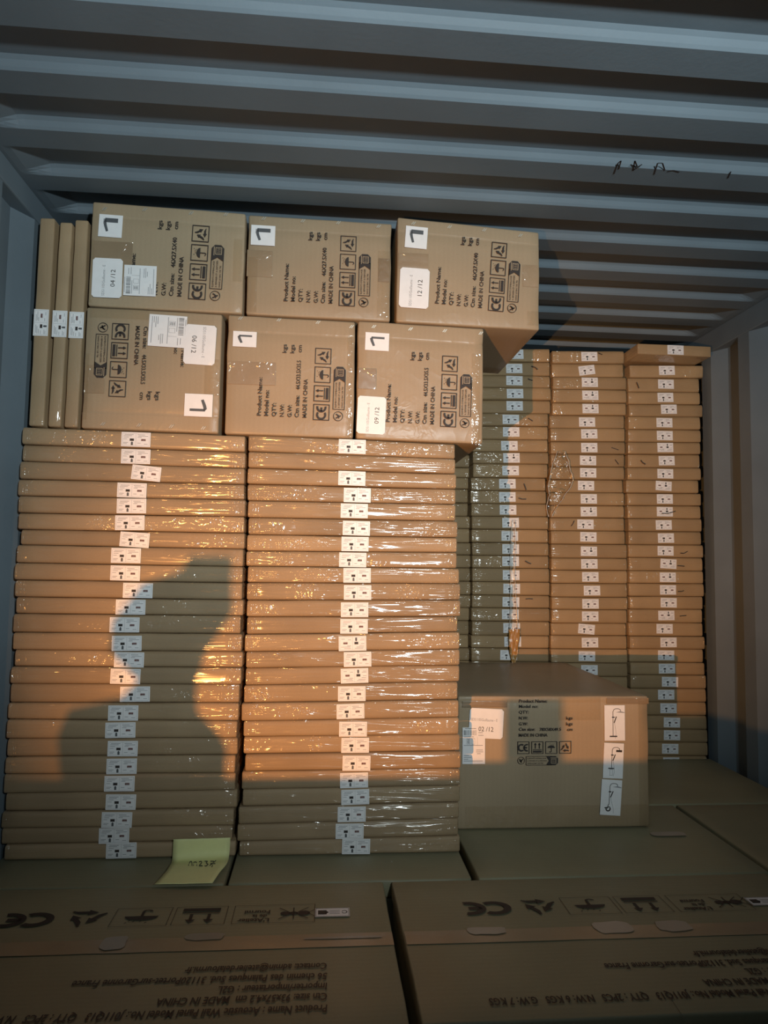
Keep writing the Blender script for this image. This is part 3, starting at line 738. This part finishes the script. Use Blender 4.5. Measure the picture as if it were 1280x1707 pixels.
def ship_label():
    k = Ink(); w, h = .1, .08; z = .0004
    k.rect(0, 0, w, h, 0); r_ = random.Random(5)
    x = .006
    while x < .062:
        b = r_.choice((.0006, .001, .0016)); k.rect(x, .063, x + b, .074, 1, z); x += b + r_.choice((.0008, .0012, .002))
    for y, x0, x1 in ((.059, .006, .05), (.077, .01, .06), (.040, .006, .09), (.03, .06, .09), (.026, .06, .092), (.018, .006, .03), (.014, .006, .04), (.010, .006, .026), (.006, .006, .09), (.022, .064, .08), (.062, .07, .093), (.068, .07, .09)):
        k.rect(x0, y, x1, y + .0013, 2, z)
    k.frame(.018, .043, .034, .056, .0007, 2, z); k.frame(.04, .043, .055, .056, .0007, 2, z); k.line((.066, .04), (.066, .06), .0007, 2, z)
    for i in range(3): k.rect(.021, .0455 + .0035 * i, .031, .047 + .0035 * i, 1, z)
    return k.build('shipping_label', (M['paper'], M['dull_ink'], M['grey_ink']))


def one_label(bold, hook=True):
    k = Ink(); w, h = .062, .052; z = .0004
    k.rect(0, 0, w, h, 0)                       # drawn lying so that the digit reads upwards: u = image right, v = image up
    b = .010 if bold else .006
    k.rect(.016, .034, .050, .034 + b, 1, z)    # shaft
    k.poly([(.012, .034), (.018, .034 + b), (.021, .028), (.026, .014), (.020, .012), (.014, .026)], 1, z)
    if hook: k.rect(.012, .030, .016, .042, 2, z)
    return k.build('number_label', (M['paper'], M['dull_ink'], M['grey_ink']))


SHIP = ship_label(); ONE_B = one_label(True); ONE_T = one_label(False, False)
PT, PM, PS = print_block('46X27.5X40'), print_block('44.5X33.5X35.5'), print_block('78X58X49.5', f=.80 * 1.0)


def put_flat(name, me, parent, quad_px, Y, rot, size, lift=.003, spin=0.0, label=None, flip=False):
    """quad_px: x0, y0, x1, y1 of the flat thing in the photo; size: its own u, v extent"""
    x0, y0, x1, y1 = quad_px; a = at(x0, y1, Y); b = at(x1, y0, Y); W_, H_ = b.x - a.x, b.z - a.z
    if rot is FRONT: o_, su, sv = Vector((a.x, Y - lift, a.z)), W_ / size[0], H_ / size[1]
    elif rot is UP: o_, su, sv = Vector((b.x, Y - lift, a.z)), H_ / size[0], W_ / size[1]
    else: o_, su, sv = Vector((a.x, Y - lift, b.z)), H_ / size[0], W_ / size[1]
    o = link(name, me, parent)
    o.matrix_local = Matrix.Translation(o_ - parent.location) @ Matrix.Rotation(spin, 4, 'Y') @ rot.to_4x4() @ Matrix.Diagonal((su, sv, 1, 1)) @ (Matrix.Translation((size[0], size[1], 0)) @ Matrix.Rotation(math.pi, 4, 'Z') if flip else Matrix.Identity(4))
    if label: o['label'] = label
    return o


def top_line(packs, x):
    o_ = packs[0]; w_ = max(v.co.x for v in o_.data.vertices)
    zs = lambda side: o_.location.z + max(v.co.z for v in o_.data.vertices if (v.co.x < .1 if side == 0 else v.co.x > w_ - .1))
    z0_, z1_ = zs(0), zs(1); return z0_ + (z1_ - z0_) * (x - o_.location.x) / w_


def carton_box(quad, Y, depth, label, pr, porg_px, prot, one, one_me, staples, tapes, pscale=1.0, seed=1, rest_z=None, group=None, one_spin=0.0, flip_one=False):
    tl, tr, bl, br = [at(*q, Y) for q in quad]
    w = ((tr.x - tl.x) + (br.x - bl.x)) / 2; x0 = (tl.x + bl.x) / 2; z0 = bl.z; zr = br.z
    if rest_z: z0, zr = rest_z(x0) , rest_z(x0 + w)
    h = tl.z - z0
    me = soft_box(w, depth, h, .006, 14, 5, 9, seed, amp=.0022, tilt_b=zr - z0, tilt_t=tr.z - tl.z, folds=(h * .86,) if prot is not DOWN else (h * .14,), name='cardboard_box')
    o = link('cardboard_box', me, loc=(x0, Y, z0), mat=M['box']); tag(o, label, 'box', group)
    p = at(*porg_px, Y); q = link('carton_print', pr, o)
    ang = -math.atan2(tr.z - tl.z, w)
    q.matrix_local = Matrix.Translation(Vector((p.x, Y - .0042, p.z)) - o.location) @ Matrix.Rotation(ang, 4, 'Y') @ prot.to_4x4() @ Matrix.Diagonal((pscale, pscale, 1, 1))
    if one:
        n = put_flat('number_label', one_me, o, one, Y, FRONT, (.062, .052), lift=.0045, spin=ang, label='white label with the digit 1 turned on its side', flip=flip_one)
    for s_ in staples:
        c = at(*s_, Y); t_ = link('staple', STAPLE, o, loc=Vector((c.x, Y - .0022, c.z)) - o.location)
    for t_ in tapes:
        a = at(t_[0], t_[3], Y); b = at(t_[2], t_[1], Y)
        link('packing_tape', tape_patch(b.x - a.x, b.z - a.z, seed + int(t_[0])), o, loc=Vector((a.x, Y - .0016, a.z)) - o.location)
    return o


def z_top(o, extra=.001):
    return o.location.z + max(v.co.z for v in o.data.vertices) + extra


G_BOX = 'printed cardboard boxes stacked on the tall stacks'
RA = lambda x: max(top_line(SA, x), top_line(SB, x) if x > -.21 else 0) + .0022
m1 = carton_box([(143.3, 511), (370.5, 523.3), (134.4, 713), (366.6, 723)], YS, .445, 'cardboard box with inverted print, labelled 06/12, left end of the lower box row', PM, (308, 548), DOWN, (307, 658, 355, 694), ONE_T,
                [(172, 707), (232, 709), (286, 711), (339, 714)], [(140, 610, 176, 655)], seed=21, rest_z=RA, group=G_BOX, one_spin=0, flip_one=True)
m2 = carton_box([(378.5, 523.8), (594.3, 536), (373.5, 725), (589.4, 731)], YS, .445, 'cardboard box with no count label, middle of the lower box row', PM, (431.4, 694), UP, (388, 554, 428, 578), ONE_T,
                [(401, 531), (465, 534), (530, 538), (586, 545)], [(379, 605, 460, 640)], seed=22, rest_z=RA, group=G_BOX)
m3 = carton_box([(597, 534), (811.6, 547.8), (591.4, 734), (801.5, 743)], YS, .445, 'cardboard box labelled 09/12, right end of the lower box row, overhanging the stack', PM, (645.9, 704.5), UP, (608, 556, 648, 584), ONE_T,
                [(623, 545), (684, 549), (741, 552), (801, 556)], [(597, 615, 627, 648)], seed=23, rest_z=RA, group=G_BOX)
def RT(*bs):
    return lambda x: max([top_line([b_], x) for b_ in bs if b_.location.x - .02 < x < b_.location.x + .38] or [top_line([bs[-1]], x)]) + .003


t1 = carton_box([(153.5, 335), (410, 355.5), (144.5, 508.5), (406, 520.2)], YS, .46, 'cardboard box labelled 04/12, left end of the top box row', PT, (219, 490), UP, (164, 360, 205, 395), ONE_B,
                [(175, 349), (242, 350), (319, 356), (377, 358)], [(154, 405, 222, 470)], seed=24, rest_z=RT(m1, m2), group=G_BOX, pscale=1.04)
t2 = carton_box([(413.5, 357.4), (653.4, 372.5), (409, 521.5), (651.5, 531)], YS, .46, 'cardboard box with no count label, middle of the top box row', PT, (476.2, 503.4), UP, (418, 378, 459, 409), ONE_B,
                [(440, 365), (505, 369), (564, 372), (631, 378)], [(411, 419, 455, 461), (630, 432, 650, 470)], seed=25, rest_z=RT(m2, m3), group=G_BOX)
t3 = carton_box([(665, 361), (902.7, 387), (656, 526), (897.4, 545)], YS, .46, 'cardboard box labelled 12/12, right end of the top box row, overhanging the back columns', PT, (727.7, 507.4), UP, (674, 379, 711, 413), ONE_B,
                [(689, 373), (749, 379), (807, 384), (867, 393)], [(664, 424, 714, 448), (871, 443, 897, 478)], seed=26, rest_z=RT(m3), group=G_BOX)




CL = {n: count_label(n) for n in ('04 /12', '06 /12', '09 /12', '12 /12', '02 /12')}
put_flat('count_label', CL['04 /12'], t1, (153, 433, 206, 496), YS, UP, (.1, .08), .0048, label='white label reading 04/12')
put_flat('shipping_label', SHIP, t1, (206, 445, 262, 493), YS, UP, (.1, .08), .0044, label='white shipping label')
put_flat('count_label', CL['06 /12'], m1, (307.5, 543, 362, 607), YS, DOWN, (.1, .08), .0048, spin=.03, label='white label reading 06/12')
put_flat('shipping_label', SHIP, m1, (248, 527, 313, 577), YS, DOWN, (.1, .08), .0044, spin=.03, label='white shipping label')
put_flat('count_label', CL['09 /12'], m3, (593.5, 663, 642, 724), YS, UP, (.1, .08), .0048, spin=.03, label='white label reading 09/12')
put_flat('count_label', CL['12 /12'], t3, (664, 450, 714, 514), YS, UP, (.1, .08), .0048, spin=.03, label='white label reading 12/12')

# ------------------------------------------------------------------ shower column box on the floor cartons
YSB = 2.045
sb_l = at(767.5, 1382, YSB).x - .012; sbr = at(1083.5, 1300, YSB).x; sb_top = at(925, 1160, YSB).z
H_ = sb_top - ZT - .002
me = soft_box(sbr - sb_l, .715, H_, .007, 16, 8, 10, 31, amp=.003, folds=(H_ * .95,), name='cardboard_box')
sb = link('cardboard_box', me, loc=(sb_l, YSB, ZT + .002), mat=M['box'])
tag(sb, 'large cardboard box with three shower column stickers, standing on the flat cartons', 'box')
p = at(864, 1168, YSB); q = link('carton_print', PS, sb, loc=Vector((p.x, YSB - .0045, p.z)) - sb.location); q.rotation_euler = FRONT.to_euler()
put_flat('count_label', CL['02 /12'], sb, (780, 1179, 837, 1229), YSB, FRONT, (.1, .08), .0052, spin=.05, label='white label reading 02/12')
put_flat('shipping_label', SHIP, sb, (770, 1212, 808, 1273), YSB, FRONT, (.1, .08), .0048, label='white shipping label at the left edge')


def shower_sticker(kind):
    k = Ink(); w, h = .06, .1; z = .0004; k.rect(0, 0, w, h, 0)
    x = .025; t = .0016
    top = .090 if kind != 1 else .088
    k.path([(x - (.002 if kind == 2 else 0), .012 if kind == 0 else .03), (x, .03), (x, top - .008), (x + .003, top - .002), (x + .008, top), (x + .016, top), (x + .022, top - .003), (x + .022, top - .007)], t, 1, z)
    if kind == 1: k.rect(x + .012, top - .013, x + .03, top - .007, 1, z)
    else: k.poly([(x + .008, top - .010), (x + .034, top - .012), (x + .034, top - .010), (x + .022, top - .007)], 2, z)
    k.line((x - .003, .066), (x + .005, .066), .003, 1, z); k.line((x + .003, .05), (x + .010, .068), .003, 1, z)
    k.path([(x + .004, .052), (x + .006, .04), (x + .009 if kind != 2 else x + .013, .02), (x + .006 if kind != 2 else x + .014, .006)], .0009, 2, z)
    if kind == 0: k.line((x - .01, .012), (x + .012, .012), .0035, 1, z)
    if kind == 1:
        k.line((x - .01, .028), (x + .008, .028), .0032, 1, z); k.frame(x - .005, .008, x + .004, .026, .0009, 2, z)
    if kind == 2:
        k.arc(x - .002, .018, .006, 150, 400, .0035, 10, 1, z); k.line((x - .013, .02), (x + .003, .024), .0025, 1, z); k.line((x - .002, .03), (x - .004, .018), .002, 1, z)
    return k.build('shower_sticker', (M['paper'], M['ink'], M['grey_ink']))


for i, (q_, s_) in enumerate((((1006.5, 1175, 1040, 1234), 0), ((1003.5, 1237, 1036, 1296), .05), ((998.5, 1297.5, 1032, 1357), .07))):
    put_flat('shower_sticker', shower_sticker(i), sb, q_, YSB, FRONT, (.06, .1), .0052, spin=s_ * 1.0, label='white sticker picturing a shower column, %s of three' % ('top', 'middle', 'lowest')[i])
for o_, t_, Y_ in ((m3, (785, 590, 800, 742), YS), (t2, (628, 420, 651, 530), YS), (t1, (388, 400, 405, 470), YS), (m2, (576, 560, 589, 728), YS), (t3, (878, 520, 897, 543), YS), (m1, (136, 590, 150, 700), YS), (t1, (145, 400, 158, 505), YS), (m1, (340, 600, 366, 660), YS), (sb, (1065, 1165, 1082, 1378), YSB), (sb, (930, 1162, 1000, 1200), YSB), (sb, (775, 1340, 1080, 1380), YSB), (m1, (150, 515, 250, 530), YS), (t2, (411, 430, 430, 520), YS)):
    a = at(t_[0], t_[3], Y_); b = at(t_[2], t_[1], Y_)
    tp_ = tape_patch(b.x - a.x, b.z - a.z, int(t_[1])); tp_.materials.clear(); tp_.materials.append(M['film'])
    link('clear_film', tp_, o_, loc=Vector((a.x, Y_ - .0034, a.z)) - o_.location)
for t_ in ((770, 1168, 845, 1179), (1010, 1163, 1080, 1173)):
    a = at(t_[0], t_[3], YSB); b = at(t_[2], t_[1], YSB)
    link('packing_tape', tape_patch(b.x - a.x, b.z - a.z, 5), sb, loc=Vector((a.x, YSB - .003, a.z)) - sb.location)

# ------------------------------------------------------------------ yellow note hanging from the left stack
def note():
    Yn = YS - .012
    rows = []
    tl, tr = at(289, 1399, Yn), at(384, 1399, Yn); ml, mr = at(287, 1432, Yn - .006), at(382, 1428, Yn - .006)
    z0 = ZT + .007
    bl, br = on(257, 1474, z0), on(354, 1475, z0)
    kl, kr = on(283, 1443, z0 + .004), on(378, 1442, z0 + .004)
    ctrl = [(tl, tr), (ml, mr), (kl, kr), ((kl + bl) / 2 + Vector((.004, 0, .002)), (kr + br) / 2 + Vector((.0, 0, .002))), (bl, br)]
    vs = []; fs = []; n = 10; m = 6; rr = random.Random(3)
    for s in range(len(ctrl) - 1):
        for j in range(m if s < len(ctrl) - 2 else m + 1):
            t = j / m
            p0, p1, p2, p3 = [ctrl[min(max(s + d, 0), len(ctrl) - 1)] for d in (-1, 0, 1, 2)]
            def cr(a, b, c, d): return 0.5 * ((2 * b) + (c - a) * t + (2 * a - 5 * b + 4 * c - d) * t * t + (3 * b - a - 3 * c + d) * t ** 3)
            a = cr(p0[0], p1[0], p2[0], p3[0]); b = cr(p0[1], p1[1], p2[1], p3[1])
            for i in range(n + 1): vs.append(a.lerp(b, i / n) + Vector((0, -abs(noise.noise(Vector((i * .9, s + t, 2)))) * .003, 0.0004 * i)))
    r_ = len(vs) // (n + 1)
    for j in range(r_ - 1):
        for i in range(n): q = j * (n + 1) + i; fs.append((q, q + n + 1, q + n + 2, q + 1))
    base = tl.copy(); me = mesh('paper_note', [v - base for v in vs], fs, (M['yellow'],), smooth=True)
    o = link('paper_note', me, loc=base); tag(o, 'yellow paper note with a handwritten number, hanging at the foot of the left stack', 'note')
    md = o.modifiers.new('t', 'SOLIDIFY'); md.thickness = .0004
    strokes = [[(0, 0), (2, 5), (4, 6), (5, 4), (5, 0)], [(7, 0), (8, 5), (11, 5), (12, 0)], [(15, 5), (18, 6), (19, 4), (15, 0), (20, 0)], [(23, 6), (27, 6), (25, 3.5), (28, 2), (25, -.5), (23, 0)], [(31, 6), (36, 6), (33, -2)], [(30, 0), (39, 7)], [(31, 3), (38, 3)]]
    bvh = BVHTree.FromPolygons([v for v in vs], fs); eye = Vector((0, 0, CAM_H)); hv = []; hf_ = []

    def ink_at(a, b):
        d = ray(314 + a * 1.18, 1443 - b * 1.25).normalized(); h_ = bvh.ray_cast(eye, d)[0]
        return (h_ if h_ is not None else at(314 + a, 1443, Yn)) - d * .003
    for st_ in strokes:
        for (ax, ay), (bx, by) in zip(st_, st_[1:]):
            l_ = math.hypot(bx - ax, by - ay) or 1; nx, ny = -(by - ay) / l_ * .6, (bx - ax) / l_ * .6; b0 = len(hv)
            hv += [ink_at(ax + nx, ay + ny), ink_at(ax - nx, ay - ny), ink_at(bx - nx, by - ny), ink_at(bx + nx, by + ny)]; hf_.append((b0, b0 + 1, b0 + 2, b0 + 3))
    link('handwriting', mesh('handwriting', [v - base for v in hv], hf_, (M['pen'],)), o)
    return o


note()


# ------------------------------------------------------------------ loose clear film and torn tape on the back columns
def crumple(name, pts_rows, Y, mat, seed, dep=.012, sub=6, rim=0.0):
    vs = []; fs = []; r_ = random.Random(seed); n = 8
    rows = []
    for a, b in zip(pts_rows, pts_rows[1:]):
        for j in range(sub): rows.append(tuple(a[i] + (b[i] - a[i]) * j / sub for i in range(3)))
    rows.append(pts_rows[-1])
    for ri, (y, xa, xb) in enumerate(rows):
        for i in range(n + 1):
            u = i / n; x = xa + (xb - xa) * u
            p = at(x, y, Y); p.y -= .006 + dep * abs(noise.noise(Vector((u * 4 + seed, ri * .35, seed)))) * 2 + dep * .5 * math.sin(u * 9 + ri * .4) ** 2
            vs.append(p)
    for j in range(len(rows) - 1):
        for i in range(n): q = j * (n + 1) + i; fs.append((q, q + n + 1, q + n + 2, q + 1))
    mi_ = [0] * len(fs)
    if rim:                                  # rolled edges of the film
        for col in (0, n):
            line = [vs[j * (n + 1) + col] for j in range(len(rows))]; b0 = len(vs)
            for q_ in line:
                for t_ in range(5): vs.append(q_ + Vector((math.cos(t_ * math.tau / 5), math.sin(t_ * math.tau / 5), 0)) * rim)
            for j in range(len(line) - 1):
                for t_ in range(5): fs.append((b0 + j * 5 + t_, b0 + j * 5 + (t_ + 1) % 5, b0 + (j + 1) * 5 + (t_ + 1) % 5, b0 + (j + 1) * 5 + t_)); mi_.append(1)
    base = vs[0].copy(); return link(name, mesh(name, [v - base for v in vs], fs, (mat, M['film_edge']), mi_, smooth=True), loc=base)


YFm = YC - .012
hf = crumple('loose_film', [(753, 928, 941), (775, 919, 947), (800, 914, 953), (812, 912, 950), (825, 914, 940), (840, 910, 930), (862, 911, 917)], YFm, M['film'], 4, rim=.0014)
tag(hf, 'loose crumpled clear film hanging between the back left and middle columns', 'plastic film')
hs = crumple('film_strand', [(868, 852, 858), (905, 851, 858), (960, 850, 857), (1010, 850, 860), (1052, 848, 862)], YFm, M['film'], 9, .005, rim=.0010)
tag(hs, 'thin strand of clear film running down the back left column labels', 'plastic film')
ht = crumple('torn_tape', [(1048, 847, 866), (1065, 847, 865), (1085, 848, 862), (1098, 851, 860), (1108, 852, 857)], YFm, M['amber'], 12, .006)
tag(ht, 'torn amber tape piece hanging low on the back left column', 'tape')

# ------------------------------------------------------------------ out of frame: boxes and small blockers added to shade the warm light
ZN = CAM_H - 0.495
for i, (za, zb) in enumerate(((0, ZN / 2 - .001), (ZN / 2, ZN))):
    me = soft_box(.74, .98, zb - za - .001, .006, 6, 6, 4, 50 + i, amp=.0015, name='cardboard_box')
    o = link('cardboard_box', me, loc=(-.785, -.84, za), mat=M['box'])
    tag(o, ('lower', 'upper')[i] + ' of two plain unseen boxes, added to block the warm lamp low down', 'box')


def silhouette(name, pts, y, th, mat, label, cat):
    n = len(pts); vs = [(p[0], y, p[1]) for p in pts] + [(p[0], y + th, p[1]) for p in pts]
    fs = [tuple(range(n)), tuple(range(2 * n - 1, n - 1, -1))] + [(i, i + n, (i + 1) % n + n, (i + 1) % n) for i in range(n)]
    base = Vector(vs[0]); o = link(name, mesh(name, [Vector(v) - base for v in vs], fs, (mat,)), loc=base)
    md = o.modifiers.new('b', 'BEVEL'); md.width = .001; tag(o, label, cat); return o


Lw = WARM.location; yq = .05; tq = (yq - Lw.y) / (YS - Lw.y)
gl = [(-.345, .018), (-.235, .018), (-.232, -.13), (-.30, -.24), (-.318, -.33), (-.312, -.38), (-.26, -.43), (-.235, -.47), (-.235, -.56), (-.64, -.56), (-.655, -.45), (-.63, -.375), (-.50, -.345), (-.456, -.297), (-.53, -.23), (-.53, -.15), (-.458, -.054), (-.38, -.03), (-.348, -.012)]  # outline of an added cut-out, shaped to cast the left stack's shadow
silhouette('shadow_cutout', [(Lw.x + tq * (a - Lw.x), max(ZN + .0012, Lw.z + tq * (b + CAM_H - Lw.z))) for a, b in gl], yq, .018, M['blue'], 'unseen blue cut-out added on the plain boxes, shaped to cast a shadow', 'shadow caster')
k0 = .237; rx0, rx1 = Lw.x + k0 * (.535 - Lw.x), Lw.x + k0 * (.69 - Lw.x)  # unseen ring added to throw a shadow strip on the shower box
vs = []; fs = []; nn = 20; rc = (rx1 - rx0) / 2
for t in range(nn):
    a = t / nn * math.tau
    for rr_, zz in ((rc, 0), (rc, .042), (rc * .55, .042), (rc * .55, 0)): vs.append((rr_ * math.cos(a), rr_ * math.sin(a), zz))
for t in range(nn):
    for q in range(4): fs.append((t * 4 + q, ((t + 1) % nn) * 4 + q, ((t + 1) % nn) * 4 + (q + 1) % 4, t * 4 + (q + 1) % 4))
o = link('shadow_ring', mesh('shadow_ring', vs, fs, (M['amber'],)), loc=((rx0 + rx1) / 2, .05, ZN + .0012)); tag(o, 'unseen amber ring added on the plain boxes to cast a shadow', 'tape roll')
